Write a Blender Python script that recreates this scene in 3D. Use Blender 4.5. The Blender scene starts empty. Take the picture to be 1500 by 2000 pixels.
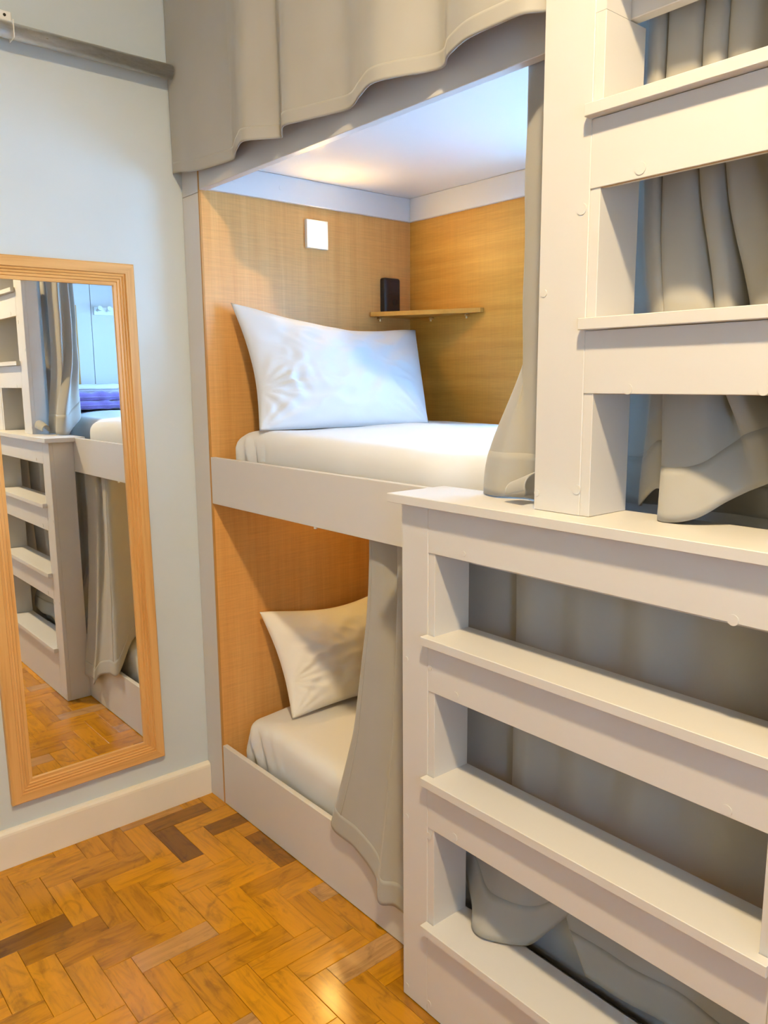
import bpy, bmesh, math, random
from mathutils import Vector, Matrix, noise

random.seed(7)
SC = bpy.context.scene
COL = SC.collection

# ------------------------------------------------------------------ camera
W_PX, H_PX, F_PX = 1500, 2000, 1552.4
cam_d = bpy.data.cameras.new('camera')
cam = bpy.data.objects.new('camera', cam_d)
COL.objects.link(cam)
cam_d.sensor_fit = 'VERTICAL'
cam_d.sensor_height = 36.0
cam_d.lens = F_PX / H_PX * 36.0
cam_d.clip_start = 0.02
_r = Vector((0.6461, 0.7632, -0.0071)).normalized()
_f = Vector((-0.7537, 0.6366, -0.1637))
_f = (_f - _r * _f.dot(_r)).normalized()
_u = _r.cross(_f)
cam.matrix_world = Matrix(((_r.x, _u.x, -_f.x, 2.52), (_r.y, _u.y, -_f.y, -1.27), (_r.z, _u.z, -_f.z, 1.50), (0, 0, 0, 1)))
SC.camera = cam

# ------------------------------------------------------------------ sky, lamps, exposure
world = bpy.data.worlds.new('sky')
SC.world = world
world.use_nodes = True
bg = world.node_tree.nodes['Background']
bg.inputs[0].default_value = (0.27, 0.58, 1.0, 1)
bg.inputs[1].default_value = 19.5

SC.view_settings.view_transform = 'Standard'
SC.view_settings.look = 'None'
SC.view_settings.gamma = 1.0
SC.view_settings.use_curve_mapping = False
SC.view_settings.exposure = 0.19

# window opening in the wall behind the upper bunk
WX0, WX1, WZ0, WZ1 = 0.86, 1.80, 1.40, 1.98
BACK = 0.902           # face of the bunk's back panel
pd = bpy.data.lights.new('window_portal', 'AREA')
pd.shape = 'RECTANGLE'; pd.size = WX1 - WX0; pd.size_y = WZ1 - WZ0
pd.cycles.is_portal = True
po = bpy.data.objects.new('window_portal', pd)
po.location = ((WX0 + WX1) / 2, BACK + 0.10, (WZ0 + WZ1) / 2)
po.rotation_euler = (math.radians(-90), 0, 0)
COL.objects.link(po)

# unseen window added in the far wall, right of the frame, for soft fill light
VY0, VY1, VZ0, VZ1 = -1.80, -1.25, 1.20, 1.80
ROOM_X = 3.6
pd2 = bpy.data.lights.new('fill_window_portal', 'AREA')
pd2.shape = 'RECTANGLE'; pd2.size = VZ1 - VZ0; pd2.size_y = VY1 - VY0
pd2.cycles.is_portal = True
po2 = bpy.data.objects.new('fill_window_portal', pd2)
po2.location = (ROOM_X + 0.09, (VY0 + VY1) / 2, (VZ0 + VZ1) / 2)
po2.rotation_euler = (0, math.radians(90), 0)
COL.objects.link(po2)

LAMP = (2.32, -0.98, 3.11)
LAMP_POWER = 72.0
LAMP_COL = (1.0, 0.77, 0.44)
CEIL = 3.20

# ------------------------------------------------------------------ materials
def new_mat(name):
    m = bpy.data.materials.new(name); m.use_nodes = True
    nt = m.node_tree
    return m, nt, nt.nodes['Principled BSDF']

def N(nt, typ, **kw):
    n = nt.nodes.new(typ)
    for k, v in kw.items():
        if k in n.inputs: n.inputs[k].default_value = v
        else: setattr(n, k, v)
    return n

def coords(nt, scale=(1, 1, 1), kind='Object', rot=(0, 0, 0)):
    tc = N(nt, 'ShaderNodeTexCoord')
    mp = N(nt, 'ShaderNodeMapping')
    mp.inputs['Scale'].default_value = scale
    mp.inputs['Rotation'].default_value = rot
    nt.links.new(tc.outputs[kind], mp.inputs[0])
    return mp.outputs[0]

def ramp(nt, src, stops):
    r = N(nt, 'ShaderNodeValToRGB')
    e = r.color_ramp.elements
    while len(e) < len(stops): e.new(0.5)
    for k, (p, c) in enumerate(stops):
        e[k].position = p; e[k].color = (*c, 1)
    nt.links.new(src, r.inputs[0])
    return r.outputs[0]

def bump(nt, bs, src, strength=0.1, dist=0.002):
    b = N(nt, 'ShaderNodeBump'); b.inputs['Strength'].default_value = strength; b.inputs['Distance'].default_value = dist
    nt.links.new(src, b.inputs['Height']); nt.links.new(b.outputs[0], bs.inputs['Normal'])

def paint(name, col, rough=0.5, vary=0.05, scale=6, bmp=0.05, spec=0.5):
    m, nt, bs = new_mat(name)
    n = N(nt, 'ShaderNodeTexNoise', Scale=scale, Detail=5.0)
    nt.links.new(coords(nt), n.inputs['Vector'])
    lo = tuple(max(0, c * (1 - vary)) for c in col); hi = tuple(min(1, c * (1 + vary)) for c in col)
    nt.links.new(ramp(nt, n.outputs[0], [(0.3, lo), (0.7, hi)]), bs.inputs['Base Color'])
    bs.inputs['Roughness'].default_value = rough
    bs.inputs['Specular IOR Level'].default_value = spec
    if bmp:
        n2 = N(nt, 'ShaderNodeTexNoise', Scale=220.0, Detail=3.0)
        nt.links.new(coords(nt), n2.inputs['Vector'])
        bump(nt, bs, n2.outputs[0], bmp, 0.001)
    return m

def fabric(name, col, rough=0.85, weave=900, sheen=0.25, bmp=0.25, vary=0.06, trans=0.0):
    m, nt, bs = new_mat(name)
    v = coords(nt)
    n = N(nt, 'ShaderNodeTexNoise', Scale=5.0, Detail=4.0); nt.links.new(v, n.inputs['Vector'])
    lo = tuple(c * (1 - vary) for c in col); hi = tuple(min(1, c * (1 + vary)) for c in col)
    nt.links.new(ramp(nt, n.outputs[0], [(0.3, lo), (0.7, hi)]), bs.inputs['Base Color'])
    bs.inputs['Roughness'].default_value = rough
    bs.inputs['Specular IOR Level'].default_value = 0.25
    bs.inputs['Sheen Weight'].default_value = sheen
    w = N(nt, 'ShaderNodeTexNoise', Scale=float(weave), Detail=2.0); nt.links.new(v, w.inputs['Vector'])
    bump(nt, bs, w.outputs[0], bmp, 0.0008)
    if trans > 0:
        tr = N(nt, 'ShaderNodeBsdfTranslucent'); tr.inputs[0].default_value = (*col, 1)
        mx = N(nt, 'ShaderNodeMixShader'); mx.inputs[0].default_value = trans
        out = nt.nodes['Material Output']
        nt.links.new(bs.outputs[0], mx.inputs[1]); nt.links.new(tr.outputs[0], mx.inputs[2])
        nt.links.new(mx.outputs[0], out.inputs[0])
    return m

def laminate(name, a, b, c, grain='Z', rough=0.42):
    """wood-print laminate: long streaks along `grain`, fine cross lines like a linen print"""
    m, nt, bs = new_mat(name)
    long_s = {'Z': (26, 26, 1.1), 'X': (1.1, 26, 26), 'Y': (26, 1.1, 26)}[grain]
    cross_s = {'Z': (5, 5, 190), 'X': (5, 190, 190), 'Y': (5, 5, 190)}[grain]
    cross_s = (9, 9, 260)
    vert_s = (240, 240, 7)
    n1 = N(nt, 'ShaderNodeTexNoise', Scale=1.0, Detail=6.0, Roughness=0.62); nt.links.new(coords(nt, long_s), n1.inputs['Vector'])
    n2 = N(nt, 'ShaderNodeTexNoise', Scale=1.0, Detail=4.0, Roughness=0.7); nt.links.new(coords(nt, cross_s), n2.inputs['Vector'])
    n3 = N(nt, 'ShaderNodeTexNoise', Scale=1.0, Detail=3.0); nt.links.new(coords(nt, vert_s), n3.inputs['Vector'])
    base = ramp(nt, n1.outputs[0], [(0.32, a), (0.52, b), (0.70, c)])
    ln = ramp(nt, n2.outputs[0], [(0.35, (0.80, 0.80, 0.80)), (0.62, (1.08, 1.08, 1.08))])
    l3 = ramp(nt, n3.outputs[0], [(0.35, (0.90, 0.90, 0.90)), (0.62, (1.05, 1.05, 1.05))])
    mx = N(nt, 'ShaderNodeMix', data_type='RGBA', blend_type='MULTIPLY'); mx.inputs[0].default_value = 0.42
    nt.links.new(base, mx.inputs[6]); nt.links.new(ln, mx.inputs[7])
    mx2 = N(nt, 'ShaderNodeMix', data_type='RGBA', blend_type='MULTIPLY'); mx2.inputs[0].default_value = 0.35
    nt.links.new(mx.outputs[2], mx2.inputs[6]); nt.links.new(l3, mx2.inputs[7])
    nt.links.new(mx2.outputs[2], bs.inputs['Base Color'])
    bs.inputs['Roughness'].default_value = rough
    bump(nt, bs, n2.outputs[0], 0.06, 0.0006)
    return m

def pine(name, grain):
    m, nt, bs = new_mat(name)
    sc = (60, 60, 2.2) if grain == 'Z' else (60, 2.2, 60)
    n1 = N(nt, 'ShaderNodeTexNoise', Scale=1.0, Detail=5.0, Roughness=0.6, Distortion=0.3); nt.links.new(coords(nt, sc), n1.inputs['Vector'])
    nt.links.new(ramp(nt, n1.outputs[0], [(0.3, (0.58, 0.30, 0.085)), (0.5, (0.70, 0.39, 0.13)), (0.75, (0.78, 0.46, 0.17))]), bs.inputs['Base Color'])
    bs.inputs['Roughness'].default_value = 0.42
    return m

def parquet():
    m, nt, bs = new_mat('parquet_oak')
    oi = N(nt, 'ShaderNodeObjectInfo'); ge = N(nt, 'ShaderNodeNewGeometry')
    ad = N(nt, 'ShaderNodeMath', operation='ADD'); nt.links.new(oi.outputs['Random'], ad.inputs[0]); nt.links.new(ge.outputs['Random Per Island'], ad.inputs[1])
    fr = N(nt, 'ShaderNodeMath', operation='FRACT'); nt.links.new(ad.outputs[0], fr.inputs[0])
    tone = ramp(nt, fr.outputs[0], [(0.0, (0.20, 0.080, 0.004)), (0.10, (0.46, 0.19, 0.002)), (0.4, (0.58, 0.252, 0.003)),
                                    (0.72, (0.63, 0.272, 0.004)), (0.93, (0.52, 0.22, 0.004)), (0.97, (0.50, 0.27, 0.09))])
    # grain runs along local X; every block samples its own piece of the noise
    tc = N(nt, 'ShaderNodeTexCoord'); off = N(nt, 'ShaderNodeVectorMath', operation='SCALE'); off.inputs[0].default_value = (37, 91, 53)
    nt.links.new(fr.outputs[0], off.inputs['Scale'])
    av = N(nt, 'ShaderNodeVectorMath', operation='ADD'); nt.links.new(tc.outputs['Object'], av.inputs[0]); nt.links.new(off.outputs[0], av.inputs[1])
    mp = N(nt, 'ShaderNodeMapping'); mp.inputs['Scale'].default_value = (5, 42, 20); nt.links.new(av.outputs[0], mp.inputs[0])
    n1 = N(nt, 'ShaderNodeTexNoise', Scale=1.0, Detail=6.0, Roughness=0.65, Distortion=0.8); nt.links.new(mp.outputs[0], n1.inputs['Vector'])
    mp2 = N(nt, 'ShaderNodeMapping'); mp2.inputs['Scale'].default_value = (10, 16, 10); nt.links.new(av.outputs[0], mp2.inputs[0])
    n2 = N(nt, 'ShaderNodeTexNoise', Scale=1.0, Detail=5.0, Roughness=0.6, Distortion=1.2); nt.links.new(mp2.outputs[0], n2.inputs['Vector'])
    g1 = ramp(nt, n1.outputs[0], [(0.30, (0.52, 0.50, 0.50)), (0.50, (0.95, 0.95, 0.95)), (0.72, (1.12, 1.10, 1.05))])
    g2 = ramp(nt, n2.outputs[0], [(0.30, (0.55, 0.55, 0.60)), (0.46, (1.0, 1.0, 1.0)), (0.8, (1.08, 1.05, 1.0))])
    m1 = N(nt, 'ShaderNodeMix', data_type='RGBA', blend_type='MULTIPLY'); m1.inputs[0].default_value = 0.8
    nt.links.new(tone, m1.inputs[6]); nt.links.new(g1, m1.inputs[7])
    m2 = N(nt, 'ShaderNodeMix', data_type='RGBA', blend_type='MULTIPLY'); m2.inputs[0].default_value = 0.8
    nt.links.new(m1.outputs[2], m2.inputs[6]); nt.links.new(g2, m2.inputs[7])
    nt.links.new(m2.outputs[2], bs.inputs['Base Color'])
    n3 = N(nt, 'ShaderNodeTexNoise', Scale=9.0, Detail=4.0); nt.links.new(tc.outputs['Object'], n3.inputs['Vector'])
    rr = ramp(nt, n3.outputs[0], [(0.3, (0.17,) * 3), (0.7, (0.26,) * 3)])
    nt.links.new(rr, bs.inputs['Roughness'])
    bs.inputs['Coat Weight'].default_value = 0.08; bs.inputs['Coat Roughness'].default_value = 0.22
    bump(nt, bs, n1.outputs[0], 0.08, 0.001)
    return m

def emission(name, col, s):
    m = bpy.data.materials.new(name); m.use_nodes = True
    nt = m.node_tree; nt.nodes.remove(nt.nodes['Principled BSDF'])
    e = N(nt, 'ShaderNodeEmission'); e.inputs[0].default_value = (*col, 1); e.inputs[1].default_value = s
    nt.links.new(e.outputs[0], nt.nodes['Material Output'].inputs[0])
    return m

GREY = (0.63, 0.615, 0.60)
M = {}
M['wall'] = paint('wall_paint', (0.59, 0.655, 0.675), 0.7, 0.03, 3, 0.08)
M['ceil'] = paint('ceiling_paint', (0.80, 0.78, 0.74), 0.8, 0.02, 3, 0.05)
M['base'] = paint('baseboard_paint', (0.80, 0.74, 0.62), 0.45, 0.03, 5, 0.03)
M['grey'] = paint('grey_laminate', GREY, 0.42, 0.015, 4, 0.02)
M['gloss'] = paint('glossy_white_laminate', (0.72, 0.72, 0.73), 0.085, 0.01, 3, 0.0)
M['band'] = paint('white_laminate', (0.72, 0.73, 0.75), 0.45, 0.01, 3, 0.02)
M['wood_z'] = laminate('maple_laminate_upright', (0.69, 0.345, 0.095), (0.735, 0.385, 0.115), (0.78, 0.43, 0.14), 'Z')
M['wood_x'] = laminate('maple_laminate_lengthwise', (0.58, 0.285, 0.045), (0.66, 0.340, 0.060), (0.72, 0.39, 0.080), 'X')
M['edge'] = paint('maple_edge_band', (0.50, 0.25, 0.06), 0.5, 0.05, 20, 0)
M['raw'] = paint('raw_particle_board', (0.45, 0.27, 0.12), 0.8, 0.15, 90, 0.1)
M['pine_y'] = pine('pine_frame', 'Z')
M['pine_h'] = pine('pine_frame_rail', 'Y')
M['sheet'] = fabric('white_sheet', (0.70, 0.695, 0.68), 0.8, 700, 0.15, 0.1, 0.01)
M['case'] = fabric('white_pillowcase', (0.58, 0.61, 0.655), 0.6, 900, 0.2, 0.06, 0.01)
M['cream_case'] = fabric('ivory_pillowcase', (0.80, 0.77, 0.70), 0.7, 900, 0.2, 0.06, 0.01)
M['mustard'] = fabric('mustard_cloth', (0.50, 0.40, 0.06), 0.85, 500, 0.2, 0.3, 0.1)
M['curtain'] = fabric('grey_beige_curtain', (0.40, 0.385, 0.35), 0.75, 1100, 0.35, 0.12, 0.03, 0.06)
M['purple'] = fabric('purple_knit', (0.22, 0.15, 0.42), 0.95, 260, 0.5, 0.9, 0.2)
M['black'] = paint('black_plastic', (0.012, 0.012, 0.016), 0.35, 0.1, 10, 0.02)
M['hole'] = paint('dark_hole', (0.003, 0.003, 0.004), 0.6, 0.1, 10, 0)
M['white_pl'] = paint('white_plastic', (0.82, 0.82, 0.80), 0.4, 0.01, 5, 0)
M['bulb'] = emission('warm_diffuser', (1.0, 0.62, 0.18), 140.0)
M['ceil_bulb'] = emission('ceiling_lamp_diffuser', (1.0, 0.80, 0.55), 3.0)
M['parquet'] = parquet()
M['grout'] = paint('dark_joint', (0.055, 0.025, 0.008), 0.8, 0.3, 60, 0)

def steel():
    m, nt, bs = new_mat('galvanised_steel')
    n = N(nt, 'ShaderNodeTexNoise', Scale=1.0, Detail=6.0, Roughness=0.7); nt.links.new(coords(nt, (40, 9, 40)), n.inputs['Vector'])
    nt.links.new(ramp(nt, n.outputs[0], [(0.3, (0.50, 0.49, 0.47)), (0.55, (0.68, 0.68, 0.68)), (0.75, (0.82, 0.83, 0.84))]), bs.inputs['Base Color'])
    bs.inputs['Metallic'].default_value = 0.85
    nt.links.new(ramp(nt, n.outputs[0], [(0.3, (0.42,) * 3), (0.7, (0.26,) * 3)]), bs.inputs['Roughness'])
    return m
M['steel'] = steel()
m, nt, bs = new_mat('brass_peg'); bs.inputs['Base Color'].default_value = (0.75, 0.62, 0.38, 1); bs.inputs['Metallic'].default_value = 1; bs.inputs['Roughness'].default_value = 0.3; M['brass'] = m
m, nt, bs = new_mat('mirror_silver'); bs.inputs['Base Color'].default_value = (0.90, 0.91, 0.90, 1); bs.inputs['Metallic'].default_value = 1; bs.inputs['Roughness'].default_value = 0.0; M['silver'] = m
m, nt, bs = new_mat('window_glass'); bs.inputs['Base Color'].default_value = (0.95, 0.98, 1, 1); bs.inputs['Roughness'].default_value = 0.0; bs.inputs['Transmission Weight'].default_value = 1; bs.inputs['IOR'].default_value = 1.02; M['glass'] = m

# ------------------------------------------------------------------ mesh helpers
def obj(name, bm, mat, parent=None, smooth=False):
    """link a bmesh given in world coordinates; its origin goes to its base, or to the parent's origin"""
    if parent is None:
        xs = [v.co for v in bm.verts]
        o = Vector(((min(c.x for c in xs) + max(c.x for c in xs)) / 2, (min(c.y for c in xs) + max(c.y for c in xs)) / 2, min(c.z for c in xs)))
    else:
        o = world_loc(parent)
    bmesh.ops.translate(bm, verts=bm.verts, vec=-o)
    me = bpy.data.meshes.new(name)
    bmesh.ops.recalc_face_normals(bm, faces=bm.faces)
    bm.to_mesh(me); bm.free()
    if smooth:
        for p in me.polygons: p.use_smooth = True
    me.materials.append(M[mat])
    ob = bpy.data.objects.new(name, me)
    COL.objects.link(ob)
    if parent is not None: ob.parent = parent
    else: ob.location = o
    return ob

def world_loc(o):
    v = Vector(o.location)
    while o.parent: o = o.parent; v = v + Vector(o.location)
    return v

def tag(o, label, cat, group=None):
    o['label'] = label; o['category'] = cat
    if group: o['group'] = group
    return o

def thing(name, label, cat, loc, group=None):
    o = bpy.data.objects.new(name, None); COL.objects.link(o); o.location = loc; o.empty_display_size = 0.1
    return tag(o, label, cat, group)

def struct(o):
    o['kind'] = 'structure'; return o

def box(x0, x1, y0, y1, z0, z1, bev=0.0012, bm=None):
    own = bm is None
    if own: bm = bmesh.new()
    r = bmesh.ops.create_cube(bm, size=1)
    vs = r['verts']
    for v in vs:
        v.co = Vector(((x0 + x1) / 2 + v.co.x * (x1 - x0), (y0 + y1) / 2 + v.co.y * (y1 - y0), (z0 + z1) / 2 + v.co.z * (z1 - z0)))
    if bev:
        es = {e for v in vs for e in v.link_edges}
        bmesh.ops.bevel(bm, geom=list(es), offset=bev, segments=1, affect='EDGES')
    return bm

def cyl(p, axis, r, length, seg=20, r2=None, bm=None, bev=0):
    """cylinder from p along axis"""
    if bm is None: bm = bmesh.new()
    a = Vector(axis).normalized()
    rr = bmesh.ops.create_cone(bm, cap_ends=True, segments=seg, radius1=r, radius2=r if r2 is None else r2, depth=length)
    q = a.to_track_quat('Z', 'Y').to_matrix().to_4x4()
    bmesh.ops.transform(bm, matrix=Matrix.Translation(Vector(p) + a * length / 2) @ q, verts=rr['verts'])
    return bm

def grid(fn, nu, nv):
    bm = bmesh.new()
    vs = [[bm.verts.new(fn(i / nu, j / nv)) for i in range(nu + 1)] for j in range(nv + 1)]
    for j in range(nv):
        for i in range(nu):
            bm.faces.new((vs[j][i], vs[j][i + 1], vs[j + 1][i + 1], vs[j + 1][i]))
    return bm

def cr(P, u):
    """Catmull-Rom through points P, u in 0..1"""
    n = len(P) - 1
    t = min(max(u, 0), 1) * n; i = min(int(t), n - 1); t -= i
    p = [Vector(P[min(max(i + k, 0), n)]) for k in (-1, 0, 1, 2)]
    return 0.5 * ((2 * p[1]) + (p[2] - p[0]) * t + (2 * p[0] - 5 * p[1] + 4 * p[2] - p[3]) * t * t + (3 * p[1] - p[0] - 3 * p[2] + p[3]) * t ** 3)

def cloth(name, fn, nu, nv, mat, parent, thick=0.002):
    o = obj(name, grid(fn, nu, nv), mat, parent, smooth=True)
    s = o.modifiers.new('thickness', 'SOLIDIFY'); s.thickness = thick; s.offset = 0
    return o

def curtain(name, label, fn, nu=160, nv=60, hem=0.95, base=None, group='grey bunk curtains'):
    b = base or fn(0.5, 1.0)
    t = thing(name, label, 'curtain', b, group)
    cloth('fabric', fn, nu, nv, 'curtain', t)
    cloth('hem', lambda u, v: fn(u, hem + (1 - hem) * v), nu, 6, 'curtain', t, 0.0034)
    return t

def rbox(x0, x1, y0, y1, z0, z1, r, n, disp=None):
    """rounded box with evenly split faces, optional displacement(p, normal) -> vector"""
    bm = bmesh.new()
    c = Vector(((x0 + x1) / 2, (y0 + y1) / 2, (z0 + z1) / 2)); h = Vector(((x1 - x0) / 2, (y1 - y0) / 2, (z1 - z0) / 2))
    cache = {}
    def vert(p):
        k = tuple(round(x, 5) for x in p)
        if k not in cache:
            q = Vector([max(-h[i] + r, min(h[i] - r, p[i])) for i in range(3)])
            d = Vector(p) - q
            nrm = d.normalized() if d.length > 1e-9 else Vector((0, 0, 1))
            co = q + nrm * r + c
            if disp: co = co + disp(co, nrm)
            cache[k] = bm.verts.new(co)
        return cache[k]
    for ax in range(3):
        a, b = (ax + 1) % 3, (ax + 2) % 3
        def ticks(hh):
            m_ = max(2, int(2 * (hh - r) / n)); e = [-hh, -hh + r * 0.12, -hh + r * 0.3, -hh + r * 0.6]
            mid = [-hh + r + 2 * (hh - r) * i / m_ for i in range(m_ + 1)]
            return e + mid + [-t for t in reversed(e)]
        ta, tb = ticks(h[a]), ticks(h[b])
        for s in (-1, 1):
            for i in range(len(ta) - 1):
                for j in range(len(tb) - 1):
                    q = []
                    for (u, v) in ((ta[i], tb[j]), (ta[i + 1], tb[j]), (ta[i + 1], tb[j + 1]), (ta[i], tb[j + 1])):
                        p = [0, 0, 0]; p[ax] = s * h[ax]; p[a] = u; p[b] = v; q.append(vert(p))
                    if len(set(q)) == 4:
                        try: bm.faces.new(q if s > 0 else q[::-1])
                        except ValueError: pass
    return bm

# ------------------------------------------------------------------ room shell
RX, RY = ROOM_X, -2.6        # far wall and wall behind the camera
floor = struct(obj('floor', box(-0.1, RX + 0.1, RY - 0.1, 1.02, -0.12, -0.006, 0), 'grout'))
struct(obj('ceiling', box(-0.1, RX + 0.1, RY - 0.1, 1.05, CEIL, CEIL + 0.1, 0), 'ceil'))
struct(obj('wall_left', box(-0.1, 0, RY, 1.02, -0.12, CEIL, 0), 'wall'))
bm = bmesh.new()
for a in ((RY, VY0, -0.12, CEIL), (VY1, 1.02, -0.12, CEIL), (VY0, VY1, -0.12, VZ0), (VY0, VY1, VZ1, CEIL)):
    box(RX, RX + 0.1, a[0], a[1], a[2], a[3], 0, bm)
struct(obj('wall_right', bm, 'wall'))
struct(obj('wall_front', box(-0.1, RX + 0.1, RY - 0.1, RY, -0.12, CEIL, 0), 'wall'))
bm = bmesh.new()
for a in ((0, WX0, -0.12, CEIL), (WX1, RX, -0.12, CEIL), (WX0, WX1, -0.12, WZ0), (WX0, WX1, WZ1, CEIL)):
    box(a[0], a[1], 0.925, 1.02, a[2], a[3], 0, bm)
struct(obj('wall_back', bm, 'wall'))

# window in the back wall, inside the upper bunk
win = bpy.data.objects.new('window_1', None); COL.objects.link(win); win.location = ((WX0 + WX1) / 2, 0.95, WZ0); struct(win)
bm = bmesh.new()
for a in ((WX0, WX0 + 0.035, WZ0, WZ1), (WX1 - 0.035, WX1, WZ0, WZ1), (WX0 + 0.035, WX1 - 0.035, WZ0, WZ0 + 0.035), (WX0 + 0.035, WX1 - 0.035, WZ1 - 0.035, WZ1)):
    box(a[0], a[1], 0.94, 0.975, a[2], a[3], 0, bm)
obj('window_frame', bm, 'white_pl', win)
xm = (WX0 + WX1) / 2
obj('window_mullion', box(xm - 0.015, xm + 0.015, 0.942, 0.973, WZ0 + 0.035, WZ1 - 0.035, 0), 'white_pl', win)
for a, b in ((WX0 + 0.035, xm - 0.015), (xm + 0.015, WX1 - 0.035)):
    obj('pane', box(a, b, 0.956, 0.960, WZ0 + 0.035, WZ1 - 0.035, 0), 'glass', win)

win = bpy.data.objects.new('fill_window', None); COL.objects.link(win); win.location = (RX + 0.05, (VY0 + VY1) / 2, VZ0); struct(win)  # added out of view so daylight softly fills the room
bm = bmesh.new()
for a in ((VY0, VY0 + 0.04, VZ0, VZ1), (VY1 - 0.04, VY1, VZ0, VZ1), (VY0 + 0.04, VY1 - 0.04, VZ0, VZ0 + 0.04), (VY0 + 0.04, VY1 - 0.04, VZ1 - 0.04, VZ1)):
    box(RX + 0.03, RX + 0.07, a[0], a[1], a[2], a[3], 0, bm)
obj('window_frame', bm, 'white_pl', win)
obj('pane', box(RX + 0.048, RX + 0.052, VY0 + 0.04, VY1 - 0.04, VZ0 + 0.04, VZ1 - 0.04, 0), 'glass', win)

# baseboard with an eased top edge
prof = [(0, 0), (0.020, 0), (0.020, 0.106), (0.0185, 0.113), (0.014, 0.119), (0.008, 0.122), (0, 0.122)]
bm = bmesh.new()
rings = [[bm.verts.new((x, y, z)) for x, z in prof] for y in (RY, -0.001)]
for i in range(len(prof)):
    j = (i + 1) % len(prof); bm.faces.new((rings[0][i], rings[0][j], rings[1][j], rings[1][i]))
bm.faces.new(rings[0]); bm.faces.new(rings[1][::-1])
struct(obj('baseboard_left', bm, 'base'))

# herringbone parquet: every block near the view is a part of the floor, the rest one part
PW, PL = 0.0738, 0.2214
GAP = 0.0009
def block_mesh(lx, ly):
    bm = bmesh.new()
    bx, by, b, t = lx / 2, ly / 2, 0.0010, 0.010
    lo = [bm.verts.new((sx * bx, sy * by, -t)) for sx, sy in ((-1, -1), (1, -1), (1, 1), (-1, 1))]
    md = [bm.verts.new((sx * bx, sy * by, -b)) for sx, sy in ((-1, -1), (1, -1), (1, 1), (-1, 1))]
    tp = [bm.verts.new((sx * (bx - b), sy * (by - b), 0)) for sx, sy in ((-1, -1), (1, -1), (1, 1), (-1, 1))]
    for i in range(4):
        j = (i + 1) % 4
        bm.faces.new((lo[i], lo[j], md[j], md[i])); bm.faces.new((md[i], md[j], tp[j], tp[i]))
    bm.faces.new(tp); bm.faces.new(lo[::-1])
    me = bpy.data.meshes.new('parquet_block'); bm.to_mesh(me); bm.free(); me.materials.append(M['parquet'])
    return me
blk_cache = {}
rest = bmesh.new()
fl = Vector(floor.location)
FX0, FY0 = 0.276, -0.574       # corner of one block lying along X
blocks = []
for k in range(-60, 60):
    for q in range(-12, 12):
        ox = FX0 + (k + 6 * q) * PW; oy = FY0 + k * PW
        blocks.append((ox, ox + PL, oy, oy + PW, 0))
        blocks.append((ox + PL, ox + PL + PW, oy - 2 * PW, oy + PW, 1))
rnd = random.Random(3)
for x0, x1, y0, y1, rot in blocks:
    x0, x1, y0, y1 = max(x0, 0.0), min(x1, RX), max(y0, RY), min(y1, 0.012)
    if x1 - x0 < 0.006 or y1 - y0 < 0.006: continue
    x0 += GAP / 2; x1 -= GAP / 2; y0 += GAP / 2; y1 -= GAP / 2
    dz = -0.0008 * rnd.random()
    cx, cy = (x0 + x1) / 2, (y0 + y1) / 2
    if cx < 1.75 and cy > -1.05:
        lx, ly = (x1 - x0, y1 - y0) if rot == 0 else (y1 - y0, x1 - x0)
        key = (round(lx, 3), round(ly, 3))
        if key not in blk_cache: blk_cache[key] = block_mesh(lx, ly)
        o = bpy.data.objects.new('parquet_block', blk_cache[key]); COL.objects.link(o)
        o.parent = floor; o.location = Vector((cx, cy, dz)) - fl
        o.rotation_euler = (0, 0, (math.pi / 2 if rot else 0) + (math.pi if rnd.random() < 0.5 else 0))
    else:
        box(x0, x1, y0, y1, -0.010, dz, 0, rest)
o = obj('distant_parquet', rest, 'parquet', floor); o['kind'] = 'stuff'

# ------------------------------------------------------------------ built-in bunk bed
BX1 = 2.14                      # inner face of the foot panel
bunk = thing('bunk_bed', 'built-in grey bunk bed with maple-look panels filling the alcove beside the mirror wall', 'bunk bed', (1.08, 0.45, 0))
PX = 0.118                      # face of the head panel
obj('corner_post', box(0.002, 0.110, 0.0, 0.018, 0.0, 2.093), 'grey', bunk)
obj('corner_post', box(0.002, 0.110, 0.0, 0.018, 2.0945, CEIL - 0.002), 'grey', bunk)
hp = obj('head_panel', box(0.110, PX, 0.006, BACK, 0.0, CEIL - 0.002, 0), 'wood_z', bunk)
obj('edge_band', box(0.1103, PX - 0.0003, 0.0, 0.006, 0.0, 2.16, 0), 'edge', hp)
bm = bmesh.new()
bx = [(PX, WX0, 0, CEIL), (WX1, BX1, 0, CEIL), (WX0, WX1, 0, WZ0), (WX0, WX1, WZ1, CEIL)]
for a in bx: box(a[0], a[1], BACK, 0.920, a[2] + 0.002, a[3] - 0.002, 0, bm)
obj('back_panel', bm, 'wood_x', bunk)
bm = bmesh.new(); box(BX1, BX1 + 0.018, 0.0, 0.47, 0, CEIL - 0.002, 0.001, bm)
obj('foot_panel', bm, 'grey', bunk)
obj('foot_panel', box(BX1, BX1 + 0.018, 0.473, 0.92, 0, CEIL - 0.002, 0.001), 'grey', bunk)
obj('trim_strip', box(BX1 - 0.012, BX1, 0.34, 0.385, 1.30, 1.93), 'edge', bunk)
LX0, LX1 = 1.208, 2.15          # lower ladder
bm = box(PX + 0.001, LX0 - 0.001, 0.0, 0.018, 1.093, 1.250); box(LX0 - 0.001, BX1, 0.0, 0.018, 1.093, 1.228, 0, bm)
obj('upper_rail', bm, 'grey', bunk)
obj('lower_rail', box(PX + 0.001, BX1, 0.0, 0.018, 0.002, 0.222), 'grey', bunk)
obj('top_beam', box(PX + 0.001, BX1, 0.0, 0.025, 2.100, 2.300), 'grey', bunk)
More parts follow.
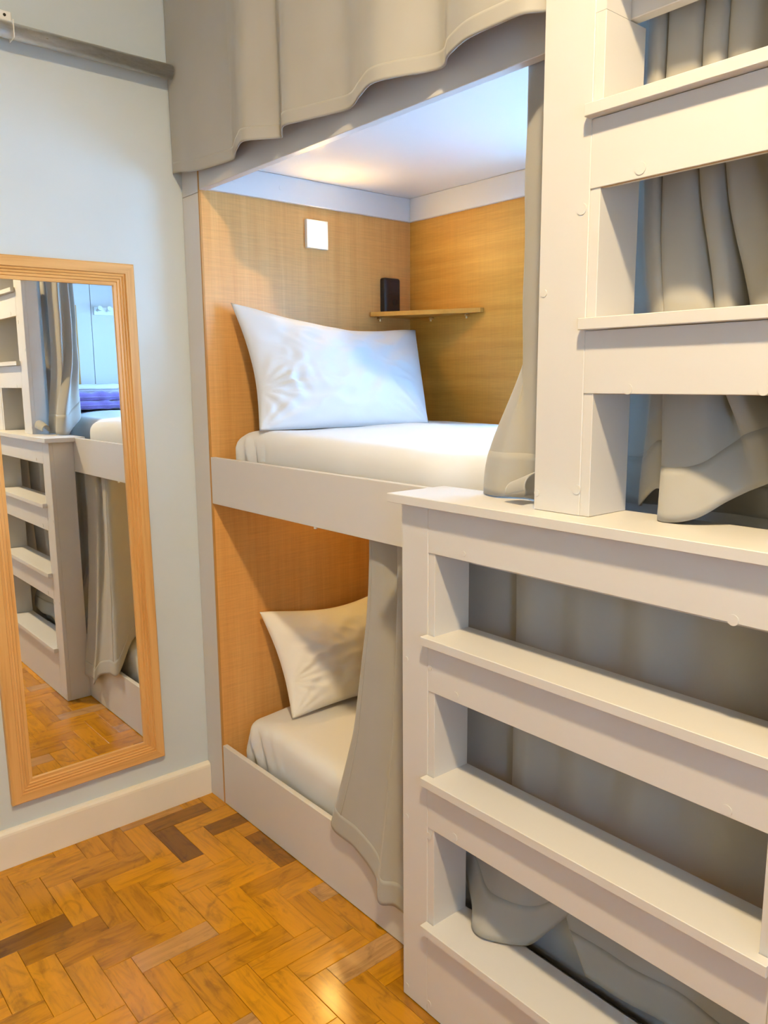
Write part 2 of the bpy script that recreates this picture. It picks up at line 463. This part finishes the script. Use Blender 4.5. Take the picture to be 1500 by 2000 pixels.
obj('curtain_beam', box(0.111, BX1, -0.012, 0.010, 2.80, CEIL - 0.002), 'grey', bunk)
obj('bunk_ceiling', box(PX + 0.001, BX1, 0.026, BACK - 0.001, 2.187, 2.205, 0), 'gloss', bunk)
obj('ceiling_band', box(PX, PX + 0.016, 0.026, BACK - 0.001, 2.102, 2.1865), 'band', bunk)
obj('ceiling_band', box(PX + 0.0162, BX1, BACK - 0.016, BACK - 0.0005, 2.102, 2.1865), 'band', bunk)
obj('bed_base', box(PX + 0.001, BX1, 0.020, BACK - 0.001, 1.130, 1.150), 'grey', bunk)
obj('bed_base', box(PX + 0.001, BX1, 0.020, BACK - 0.001, 0.120, 0.140), 'grey', bunk)
# the little cap screws on the upper band and under the rail
for y in (0.12, 0.30): obj('screw_cap', cyl((PX + 0.016, y, 2.145), (1, 0, 0), 0.009, 0.0012), 'band', bunk)
obj('screw_cap', cyl((0.709, 0.006, 1.0925), (0, 0, -1), 0.005, 0.005, 12), 'white_pl', bunk)

# ------------------------------------------------------------------ ladders
def ladder(label, loc, x0, x1, stile, pan, yf, yb, treads, risers, zbot, ztop, nose, caps, plate=None):
    t = thing('bunk_ladder', label, 'ladder', loc)
    th = 0.018
    for s in (0, 1):
        a, b = (x0, x0 + stile) if s == 0 else (x1 - stile, x1)
        obj('stile', box(a, b, yf, yf + th, zbot, ztop), 'grey', t)
        a, b = (x0, x0 + th) if s == 0 else (x1 - th, x1)
        obj('outer_side', box(a, b, yf + th, min(yb, -0.001), zbot, ztop, 0), 'grey', t)
        a, b = (x0 + stile, x0 + stile + pan) if s == 0 else (x1 - stile - pan, x1 - stile)
        zt = min(ztop, 2.098)
        bm = box(a, b, yf + 0.002, yb, zbot, zt, 0.0008)
        if ztop > zt: box(a, b, yf + 0.002, -0.001, zt, ztop, 0, bm)
        obj('inner_side', bm, 'grey', t)
    xa, xb = x0 + stile, x1 - stile
    for z in treads:
        e = yf - 0.0003      # a T-shaped board: the nosing laps over both stiles
        out = [(xa - 0.002, yf - nose), (xb + 0.002, yf - nose), (xb + 0.002, e), (xb - pan, e), (xb - pan, yb), (xa + pan, yb), (xa + pan, e), (xa - 0.002, e)]
        bm = bmesh.new()
        lo = [bm.verts.new((x, y, z - 0.020)) for x, y in out]; hi = [bm.verts.new((x, y, z)) for x, y in out]
        for i in range(8): bm.faces.new((lo[i], lo[(i + 1) % 8], hi[(i + 1) % 8], hi[i]))
        bm.faces.new(hi); bm.faces.new(lo[::-1])
        fr = [ed for ed in bm.edges if all(abs(v.co.y - (yf - nose)) < 1e-6 for v in ed.verts)]
        bmesh.ops.bevel(bm, geom=fr, offset=0.001, segments=1, affect='EDGES')
        obj('tread', bm, 'grey', t)
    for a, b in risers:
        r = obj('riser', box(xa + 0.0005, xb - 0.0005, yf, yf + th - 0.001, a, b, 0.0008), 'grey', t)
        obj('raw_edge', box(xa + pan, xb - pan, yf + 0.0025, yf + 0.006, a - 0.0006, a, 0), 'raw', r)
    if plate:
        obj('top_plate', box(*plate), 'grey', t)
    for (x, z, r) in caps:
        obj('screw_cap', cyl((x, yf, z), (0, -1, 0), r, 0.0011, 18), 'grey', t)
    return t
ladder('lower three-step grey ladder front with a wide flat top plate, standing on the parquet', (1.68, -0.055, 0), LX0, LX1, 0.085, 0.020, -0.11, -0.001,
       (0.945, 0.613, 0.243), ((0.815, 0.924), (0.484, 0.592), (0.002, 0.222), (1.130, 1.231)), 0.002, 1.231, 0.021,
       ((1.97, 1.135, .009), (1.38, 0.83, .009), (1.30, 0.87, .006), (1.222, 0.87, .006), (1.98, 0.826, .009), (1.38, 0.50, .009), (1.298, 0.465, .008),
        (1.222, 0.48, .006), (1.222, 0.03, .006), (1.30, 0.03, .008), (1.40, 1.145, .006)),
       plate=(LX0 - 0.025, LX1 + 0.02, -0.133, 0.047, 1.232, 1.252))
ladder('upper grey ladder front rising from the top plate to the third bunk', (1.85, -0.03, 1.252), 1.550, 2.15, 0.105, 0.020, -0.073, 0.046,
       (1.953, 1.604), ((1.820, 1.932), (1.474, 1.583), (2.165, 2.28)), 1.2525, 2.80, 0.020,
       ((1.752, 1.835, .010), (1.640, 1.79, .010), (1.746, 1.482, .009), (1.975, 1.482, .009), (1.562, 1.655, .007), (1.557, 1.285, .006), (1.648, 1.30, .009)))

# ------------------------------------------------------------------ bedding
def mattress(label, z0, z1, zs):
    def d(p, n):
        side = 1 - abs(n.z)
        w = noise.noise(Vector((p.x * 9, p.y * 9, p.z * 2.5))) * 0.006 * side
        dl = math.exp(-((p.x - 0.25) / 0.16) ** 2)
        w += (math.sin(p.x * 95 + p.z * 30 + 2 * noise.noise(p * 6)) * 0.010 * dl) * side * (1 if p.y < 0.2 else 0)
        up = max(0, n.z) * (0.010 * noise.noise(Vector((p.x * 2.2, p.y * 2.6, 1))) + 0.003 * noise.noise(Vector((p.x * 7, p.y * 9, 4))))
        v = n * w + Vector((0, 0, up))
        if p.y < 0.3: v.y += (0.085 if zs == 1 else 0.032) * min(1, max(0, (p.x - 1.13) / 0.14)) * (1 - max(0, p.y - 0.05) / 0.25)   # pressed in by the gathered curtain
        # the edge sags towards the middle of the bed
        if p.z > z0 + 0.05: v.z -= 0.026 * max(0, 1 - (p.y - 0.03) / 0.30) * min(1, max(0, (p.x - 0.3) / 0.8))
        v.z -= 0.018 * max(0, 1 - (p.x - 0.19) / 0.12) * max(0, 1 - (p.y - .03) / .2) if p.z > z0 + 0.08 else 0
        return v
    o = obj('mattress', rbox(0.185, BX1 - 0.02, 0.049, BACK - 0.012, z0, z1, 0.05, 0.022, d), 'sheet', None, True)
    return tag(o, label, 'mattress', 'white bunk mattresses')
mattress('white-sheeted mattress on the upper bunk', 1.152, 1.347, 1)
mattress('white-sheeted mattress on the floor-level bunk behind the lower rail', 0.142, 0.345, 2)

def pillow(name, label, TL, TR, BR, BL, T, mat, seed, conc=(0.05, 0.03, 0.03, 0.03), wr=0.012, flat=None):
    TL, TR, BR, BL = map(Vector, (TL, TR, BR, BL))
    n = ((TR - BL).cross(TL - BR)).normalized()
    if n.x < 0: n = -n
    ctr = (TL + TR + BR + BL) / 4
    off = Vector((seed * 7.3, seed * 3.1, seed))
    def base(s, t):
        p = (TL * (1 - s) + TR * s) * (1 - t) + (BL * (1 - s) + BR * s) * t
        v = (BL - TL).normalized(); h = (TR - TL).normalized()
        p = p + v * conc[0] * math.sin(math.pi * s) ** 1.3 * (1 - t) ** 1.5 - v * conc[1] * math.sin(math.pi * s) * t ** 2
        p = p + h * conc[2] * math.sin(math.pi * t) * (1 - s) ** 2 - h * conc[3] * math.sin(math.pi * t) * s ** 2
        return p
    def bul(s, t, k):
        e = (max(0, 4 * s * (1 - s)) ** 0.55) * (max(0, 4 * t * (1 - t)) ** 0.55)
        edge = min(1, 6 * min(s, 1 - s, t, 1 - t))
        w = noise.noise(Vector((s * 3.2, t * 2.4, k)) + off) * 1.1 + 0.6 * noise.noise(Vector((s * 9 + t * 3, t * 4 - s * 2, k * 3)) + off)
        # creases fanning out of the two lower corners
        for cs, ct in ((0, 1), (0, 0.7), (1, 1)):
            a = math.atan2(ct - t, abs(s - cs) + 1e-4); rr = math.hypot(s - cs, ct - t)
            w += 0.55 * math.sin(a * 15 + seed * 2) * math.exp(-(rr / 0.26) ** 2)
        # rucked cloth towards the near edge
        loc = math.exp(-(((s - 0.14) / 0.13) ** 2 + ((t - 0.62) / 0.24) ** 2))
        q = Vector((s * 8, t * 6, k)) + off
        w += 0.9 * loc * (0.5 - abs(noise.noise(q + Vector((noise.noise(q * 0.5) * 1.5, 0, 0)))) * 2.2)
        w += 0.30 * (0.4 - abs(noise.noise(Vector((s * 7 - t * 5, t * 6 + s * 2, k + 5)) + off)) * 2)
        return T * e + wr * w * edge
    ns, nt_ = 90, 70
    bm = bmesh.new(); rows = {}
    for k, sg in ((0, 1), (1, -1)):
        for j in range(nt_ + 1):
            for i in range(ns + 1):
                s, t = i / ns, j / nt_
                rim = i in (0, ns) or j in (0, nt_)
                if rim and k == 1: rows[(k, i, j)] = rows[(0, i, j)]; continue
                b = bul(s, t, k) if not rim else 0
                p = base(s, t) + n * sg * b * (1 if k == 0 else 0.8)
                if flat: p = flat(p)
                rows[(k, i, j)] = bm.verts.new(p)
        for j in range(nt_):
            for i in range(ns):
                q = [rows[(k, i, j)], rows[(k, i + 1, j)], rows[(k, i + 1, j + 1)], rows[(k, i, j + 1)]]
                bm.faces.new(q if k == 0 else q[::-1])
    o = obj(name, bm, mat, None, True)
    return tag(o, label, 'pillow', 'bunk pillows')
def clampU(p):
    p.x = max(p.x, PX + 0.003); p.y = min(p.y, BACK - 0.004); p.z = max(p.z, 1.338) if p.x < 0.7 else p.z
    return p
pillow('pillow', 'plump white pillow leaning on the maple panel of the upper bunk', (0.165, 0.072, 1.752), (0.20, 0.855, 1.690), (0.475, 0.665, 1.350), (0.350, 0.052, 1.345),
       0.095, 'case', 1, (0.055, 0.0, 0.028, 0.008), 0.018, clampU)
def clampL(p):
    p.x = max(p.x, PX + 0.003); p.y = min(p.y, BACK - 0.004); p.z = max(p.z, 0.336)
    return p
pillow('pillow', 'white pillow in the lower bunk half hidden by the hanging curtain', (0.150, 0.150, 0.690), (0.17, 0.80, 0.700), (0.40, 0.70, 0.350), (0.335, 0.155, 0.348),
       0.09, 'cream_case', 5, (0.045, 0.02, 0.02, 0.02), 0.012, clampL)
# the foot of the upper bunk, seen in the mirror
def knit(p, n):
    return n * (0.006 * noise.noise(p * 14) + 0.004 * math.sin(p.y * 60 + 5 * noise.noise(p * 5)))
b = thing('blanket', 'folded purple knit blanket at the foot of the upper bunk, seen in the mirror', 'blanket', (1.86, 0.47, 1.345))
obj('fold', rbox(1.72, 2.02, 0.18, 0.80, 1.358, 1.397, 0.022, 0.02, knit), 'purple', b, True)
obj('fold', rbox(1.73, 2.01, 0.19, 0.79, 1.399, 1.440, 0.025, 0.02, knit), 'purple', b, True)
o = obj('pillow', rbox(1.78, 2.10, 0.20, 0.80, 1.446, 1.484, 0.02, 0.03, lambda p, n: n * 0.008 * noise.noise(p * 7)), 'sheet', None, True)
tag(o, 'flat white pillow lying on the purple blanket, seen in the mirror', 'pillow', 'bunk pillows')
o = obj('cushion', rbox(1.90, 2.10, 0.42, 0.85, 0.338, 0.66, 0.07, 0.03, lambda p, n: n * 0.012 * noise.noise(p * 7)), 'mustard', None, True)
tag(o, 'mustard cushion at the foot of the lower bunk, seen in the mirror', 'cushion')
hk = thing('hook_rail', 'white rail of coat hooks on the foot panel, seen in the mirror', 'hooks', (BX1 - 0.01, 0.64, 1.90))
obj('back_board', box(BX1 - 0.012, BX1, 0.485, 0.80, 1.880, 1.925), 'white_pl', hk)
for i in range(6):
    bm = cyl((BX1 - 0.012, 0.505 + i * 0.055, 1.905), (-1, 0, 0.25), 0.007, 0.035, 12)
    cyl((BX1 - 0.046, 0.505 + i * 0.055, 1.913), (-1, 0, 0.25), 0.014, 0.012, 14, None, bm)
    obj('hook', bm, 'white_pl', hk)

# ------------------------------------------------------------------ fittings on the head panel
def reading_lamp(label, z0):
    lp = thing('reading_lamp', label, 'lamp', (PX, 0.449, z0), 'bunk reading lamps')
    y0, y1, z1, fw_ = 0.403, 0.495, z0 + 0.097, 0.012
    bm = bmesh.new()
    for a in ((y0, y0 + fw_, z0, z1), (y1 - fw_, y1, z0, z1), (y0 + fw_, y1 - fw_, z0, z0 + fw_), (y0 + fw_, y1 - fw_, z1 - fw_, z1)):
        box(PX, PX + 0.014, a[0], a[1], a[2], a[3], 0.001, bm)
    obj('frame', bm, 'white_pl', lp)
    obj('diffuser', box(PX + 0.001, PX + 0.016, y0 + fw_, y1 - fw_, z0 + fw_, z1 - fw_, 0.002), 'bulb', lp)
reading_lamp('small square lit reading lamp with white frame beside the upper bunk pillow', 1.961)
reading_lamp('lit reading lamp of the lower bunk, tucked up behind the upper rail', 0.985)
sh = thing('corner_shelf', 'small maple corner shelf above the upper pillow', 'shelf', (0.25, 0.82, 1.736))
bm = bmesh.new()
out = [(PX + 0.001, BACK - 0.001), (PX + 0.001, 0.695), (PX + 0.012, 0.690), (0.508, BACK - 0.014), (0.512, BACK - 0.001)]
lo = [bm.verts.new((x, y, 1.738)) for x, y in out]; hi = [bm.verts.new((x, y, 1.754)) for x, y in out]
for i in range(5):
    j = (i + 1) % 5; bm.faces.new((lo[i], lo[j], hi[j], hi[i]))
bm.faces.new(hi); bm.faces.new(lo[::-1])
obj('board', bm, 'wood_x', sh)
for x, y, ax in ((PX, 0.735, (1, 0, 0)), (0.25, BACK, (0, -1, 0)), (0.44, BACK, (0, -1, 0))):
    bm = cyl((x, y, 1.7325), ax, 0.0045, 0.020, 12); cyl((x + ax[0] * .014, y + ax[1] * .014, 1.737), (0, 0, -1), 0.004, 0.016, 10, None, bm)
    obj('shelf_peg', bm, 'brass', sh)
sk = thing('socket_box', 'black plastic socket box on the panel above the corner shelf', 'socket', (PX, 0.785, 1.7545))
obj('body', rbox(PX - 0.012, PX + 0.026, 0.748, 0.830, 1.7545, 1.885, 0.010, 0.02), 'black', sk, True)
obj('socket_hole', cyl((PX + 0.0255, 0.800, 1.795), (1, 0, 0), 0.013, 0.0015, 20), 'hole', sk)
obj('switch_plate', box(PX + 0.026, PX + 0.0275, 0.765, 0.815, 1.825, 1.868, 0.0005), 'black', sk)

# ------------------------------------------------------------------ curtains
# third bunk: hangs outside the top beam; the hem path follows its scallops
HEM = [(0.006, -0.030, 2.165), (0.06, -0.034, 2.158), (0.16, -0.040, 2.140), (0.27, -0.024, 2.138), (0.352, -0.014, 2.138), (0.40, -0.030, 2.138), (0.47, -0.064, 2.136), (0.54, -0.090, 2.135),
       (0.585, -0.062, 2.136), (0.625, -0.022, 2.138), (0.66, -0.040, 2.138), (0.722, -0.074, 2.136), (0.79, -0.058, 2.136), (0.87, -0.030, 2.138), (0.93, -0.022, 2.138), (1.01, -0.058, 2.136), (1.09, -0.088, 2.135),
       (1.15, -0.072, 2.135), (1.215, -0.030, 2.138), (1.255, -0.030, 2.138), (1.305, -0.066, 2.136), (1.38, -0.092, 2.135), (1.46, -0.097, 2.135), (1.515, -0.090, 2.136), (1.543, -0.060, 2.138)]
def f_top(u, v):
    b = cr(HEM, u)
    k = 0.55 + 0.45 * v
    y = -0.050 + (b.y + 0.050) * k + 0.003 * noise.noise(Vector((u * 20, v * 4, 0)))
    return Vector((b.x + 0.004 * math.sin(9 * v + 14 * u) * (1 - v), min(y, -0.0145), 2.90 + (b.z - 2.90) * v))
curtain('curtain', 'wide grey curtain of the topmost bunk with a scalloped hem over the beam', f_top, 240, 40, 0.955)

def folds(u, v, n, amp, mean=0.0):
    ph = 2 * math.pi * n * u
    return amp * math.sin(ph + 0.7 * math.sin(3 * v + 5 * u)), 0.35 * amp * math.sin(2 * ph + 0.4)
# upper bunk, bunched against the left of the upper ladder; its hem rests on the plate
def f_up1(u, v):
    top = cr([(1.500, 0.135, 0), (1.440, 0.132, 0), (1.460, 0.105, 0), (1.408, 0.098, 0), (1.440, 0.072, 0), (1.416, 0.046, 0), (1.53, 0.036, 0)], u)
    bot = cr([(1.47, 0.13, 0), (1.405, 0.11, 0), (1.372, 0.055, 0), (1.345, 0.012, 0), (1.40, -0.010, 0), (1.455, 0.016, 0), (1.512, -0.004, 0)], u)
    k = max(0, (v - 0.55) / 0.45); k = k * k * (3 - 2 * k)
    mid = top.lerp(bot, k)
    x = mid.x + 0.006 * noise.noise(Vector((u * 5, v * 5, 2)))
    z = 2.180 + (1.2555 - 2.180) * v
    if u < 0.42: z += (0.42 - u) * 0.28 * v
    return Vector((x, mid.y + 0.004 * noise.noise(Vector((u * 4, v * 6, 7))), z))
c2 = curtain('curtain', 'grey curtain bunched left of the upper ladder, hem flaring on the plate', f_up1, 110, 60, 0.90)
# a small turned-up corner of that curtain on the plate
def f_flap(u, v):
    a = u * math.pi * 1.25 - 0.5
    r = 0.020 + 0.006 * v
    return Vector((1.470 + 0.062 * v + 0.010 * math.cos(a), -0.042 + 0.050 * (1 - v) * 0.2 + r * math.cos(a), 1.2545 + r + r * 1.05 * math.sin(a) + 0.012 * v))
cloth('rolled_corner', f_flap, 30, 14, 'curtain', c2, 0.003)
# upper bunk, behind the upper ladder
UT = [(1.60, .11), (1.655, .085), (1.672, .066), (1.695, .064), (1.702, .10), (1.697, .115), (1.704, .070), (1.735, .062), (1.762, .068), (1.770, .11),
      (1.764, .120), (1.770, .074), (1.803, .066), (1.811, .11), (1.806, .120), (1.812, .076), (1.852, .074), (1.88, .112), (1.96, .118), (2.12, .115)]
UM = [(1.60, .115), (1.665, .113), (1.703, .075), (1.735, .055), (1.742, .085), (1.736, .10), (1.745, .045), (1.79, .034), (1.828, .045), (1.835, .09),
      (1.828, .105), (1.832, .06), (1.858, .058), (1.866, .10), (1.872, .112), (1.888, .07), (1.95, .060), (2.02, .07), (2.07, .08), (2.12, .09)]
UB = [(1.60, .115, 1.256), (1.668, .110, 1.256), (1.690, .07, 1.262), (1.735, .045, 1.30), (1.760, .05, 1.285), (1.765, .05, 1.265), (1.778, -.012, 1.2545), (1.815, -.018, 1.2545), (1.850, -.004, 1.266), (1.885, .015, 1.295),
      (1.91, .03, 1.312), (1.925, .04, 1.32), (1.945, .045, 1.33), (1.965, .055, 1.338), (1.98, .06, 1.34), (2.0, .06, 1.35), (2.04, .06, 1.355), (2.07, .07, 1.36), (2.09, .075, 1.36), (2.12, .08, 1.36)]
def sm(t):
    t = min(1, max(0, t)); return t * t * (3 - 2 * t)
def f_up2(u, v):
    a = cr([(x, y, 0) for x, y in UT], u); m_ = cr([(x, y, 0) for x, y in UM], u); b = cr(UB, u)
    p = a.lerp(m_, sm((v - 0.30) / 0.48)).lerp(Vector((b.x, b.y, 0)), sm((v - 0.74) / 0.26))
    return Vector((p.x + 0.004 * noise.noise(Vector((u * 9, v * 5, 8))), p.y + 0.004 * noise.noise(Vector((u * 9, v * 5, 1))), 2.18 + (b.z - 2.18) * v))
def f_up3(u, v):
    return Vector((1.60 + 0.52 * u, 0.128 + 0.005 * math.sin(26 * u + 2 * v), 2.182 + (1.256 - 2.182) * v))
curtain('curtain', 'flat inner layer of grey curtain seen between the pleats behind the upper ladder', f_up3, 80, 30, 0.94)
curtain('curtain', 'grey pleated curtain behind the steps of the upper ladder', f_up2, 220, 60, 0.90)
# lower bunk, left of the lower ladder, pulled out over the lower rail
def f_lo1(u, v):
    top = cr([(0.955, 0.20, 0), (0.925, 0.12, 0), (0.908, 0.040, 0), (0.965, 0.034, 0), (1.02, 0.052, 0), (1.035, 0.030, 0), (1.10, 0.034, 0), (1.19, 0.042, 0)], u)
    bot = cr([(0.90, 0.17, 0), (0.845, 0.075, 0), (0.790, -0.016, 0), (0.90, -0.018, 0), (1.00, -0.026, 0), (1.035, -0.042, 0), (1.075, -0.022, 0), (1.165, -0.034, 0)], u)
    k = min(1, max(0, (v - 0.05) / 0.95)); k = k ** 1.8
    m_ = top.lerp(bot, k)
    zb = cr([(0.37, 0, 0), (0.355, 0, 0), (0.236, 0, 0), (0.205, 0, 0), (0.168, 0, 0), (0.120, 0, 0), (0.122, 0, 0), (0.13, 0, 0)], u).x
    z = 1.10 + (zb - 1.10) * v
    y = m_.y
    if z < 0.236 and u > 0.24: y = min(y, -0.006)
    if z < 0.40: y = min(y, 0.028) if m_.y < 0.03 else y
    return Vector((m_.x + 0.005 * noise.noise(Vector((u * 4, v * 4, 3))), y + 0.003 * noise.noise(Vector((u * 5, v * 7, 9))), z))
c1 = curtain('curtain', 'grey curtain hanging over the lower rail at the left of the lower ladder', f_lo1, 120, 70, 0.93)
def seam(u, v):
    p = f_lo1(0.345 + 0.004 * u, 0.03 + 0.90 * v); p.y -= 0.0016; return p
cloth('stitching', seam, 2, 60, 'curtain', c1, 0.0006)
# lower bunk, behind the lower ladder
LT = [(1.215, .060), (1.28, .075), (1.33, .088), (1.385, .105), (1.402, .092), (1.399, .062), (1.45, .048), (1.51, .074), (1.58, .050), (1.65, .080), (1.73, .050), (1.81, .080), (1.90, .052), (2.00, .080), (2.12, .062)]
LB = [(1.225, .045, .30), (1.28, .03, .29), (1.345, -.01, .268), (1.385, -.050, .252), (1.418, -.060, .2495), (1.455, -.040, .2485), (1.49, -.012, .2495), (1.512, .008, .256), (1.545, .04, .30), (1.60, .064, .37), (1.68, .075, .43), (1.76, .075, .45), (1.86, .078, .46), (1.98, .078, .46), (2.12, .078, .46)]
def f_lo2(u, v):
    a = cr([(x, y, 0) for x, y in LT], u); b = cr(LB, u)
    k = max(0, (v - 0.52) / 0.48); k = k * k * (1.6 - 0.6 * k)
    p = Vector((a.x, a.y, 0)).lerp(Vector((b.x, b.y, 0)), k)
    z = 1.10 + (b.z - 1.10) * v
    return Vector((p.x, p.y + 0.005 * noise.noise(Vector((u * 8, v * 3, 5))), z))
curtain('curtain', 'grey curtain hanging behind the upper steps of the lower ladder', f_lo2, 200, 60, 0.90)
def f_lo3(u, v):
    x0 = 1.43 + 0.215 * v
    x = x0 + (2.11 - x0) * u
    y = 0.022 + 0.085 * (1 - v) + 0.018 * noise.noise(Vector((x * 7, v * 2.4, 11))) + 0.008 * math.sin(16 * x + 4 * v)
    z = 0.48 + (0.252 - 0.48) * v
    return Vector((x, max(y, 0.002), z))
curtain('curtain', 'rumpled grey curtain end tucked behind the lowest step of the lower ladder', f_lo3, 110, 30, 0.72)

# ------------------------------------------------------------------ mirror
MY0, MY1, MZ0, MZ1 = -0.679, -0.174, 0.203, 1.866
mir = thing('wall_mirror', 'tall mirror in a grooved pine frame hung on the pale wall', 'mirror', (0, MY1, MZ0))
pr = [(0, 0.001), (0, 0.020), (0.004, 0.024), (0.030, 0.024), (0.032, 0.0185), (0.038, 0.0210), (0.040, 0.0160), (0.046, 0.0180), (0.048, 0.0135), (0.055, 0.0155), (0.057, 0.0115), (0.067, 0.0125), (0.068, 0.006), (0.068, 0.001)]
def side(a, b, inn, mat):
    """frame bar from corner a to corner b (y,z); inn = inward unit vector; mitred"""
    bm = bmesh.new(); A = Vector((a[0], a[1])); B = Vector((b[0], b[1])); d = (B - A).normalized(); I = Vector(inn)
    r0 = [bm.verts.new((x, *(A + I * w + d * w))) for w, x in pr]
    r1 = [bm.verts.new((x, *(B + I * w - d * w))) for w, x in pr]
    for i in range(len(pr)):
        j = (i + 1) % len(pr); bm.faces.new((r0[i], r0[j], r1[j], r1[i]))
    bm.faces.new(r0); bm.faces.new(r1[::-1])
    return obj('frame_bar', bm, mat, mir)
side((MY0, MZ0), (MY1, MZ0), (0, 1), 'pine_h'); side((MY0, MZ1), (MY1, MZ1), (0, -1), 'pine_h')
side((MY0, MZ0), (MY0, MZ1), (1, 0), 'pine_y'); side((MY1, MZ0), (MY1, MZ1), (-1, 0), 'pine_y')
obj('glass', box(0.0015, 0.0062, MY0 + 0.062, MY1 - 0.062, MZ0 + 0.062, MZ1 - 0.062, 0), 'silver', mir)
mir.rotation_euler = (0.0085, 0, 0)

# ------------------------------------------------------------------ pipe
pp = thing('conduit_pipe', 'galvanised steel pipe running along the pale wall into the bunk', 'pipe', (0.05, -0.6, 2.43))
obj('tube', cyl((0.05, -1.6, 2.4545), (0, 1, 0), 0.0215, 1.556, 32), 'steel', pp, False)
for p in pp.children[0].data.polygons: p.use_smooth = len(p.vertices) == 4
bm = box(0.001, 0.055, -0.560, -0.512, 2.4765, 2.502, 0.002)
cl = obj('clamp', bm, 'white_pl', pp)
obj('clamp_screw', cyl((0.055, -0.530, 2.490), (1, 0, 0), 0.004, 0.0015, 12), 'hole', cl)
obj('plastic_tie', box(0.0285, 0.0735, -0.5145, -0.5125, 2.431, 2.478, 0), 'white_pl', pp)

# ------------------------------------------------------------------ ceiling lamps (above the frame)
for pos, pw, lb in ((LAMP, LAMP_POWER, 'round ceiling lamp in front of the ladder'),):
    t = thing('ceiling_lamp', lb, 'lamp', (pos[0], pos[1], CEIL - 0.07))
    obj('housing', cyl((pos[0], pos[1], CEIL), (0, 0, -1), 0.11, 0.06, 40, 0.10), 'white_pl', t)
    obj('diffuser', cyl((pos[0], pos[1], CEIL - 0.06), (0, 0, -1), 0.085, 0.012, 40, 0.075), 'ceil_bulb', t)
    ld = bpy.data.lights.new('ceiling_lamp_light', 'AREA'); ld.shape = 'DISK'; ld.size = 0.15; ld.energy = pw; ld.color = LAMP_COL
    lo_ = bpy.data.objects.new('ceiling_lamp_light', ld); lo_.location = (pos[0], pos[1], CEIL - 0.075); COL.objects.link(lo_)
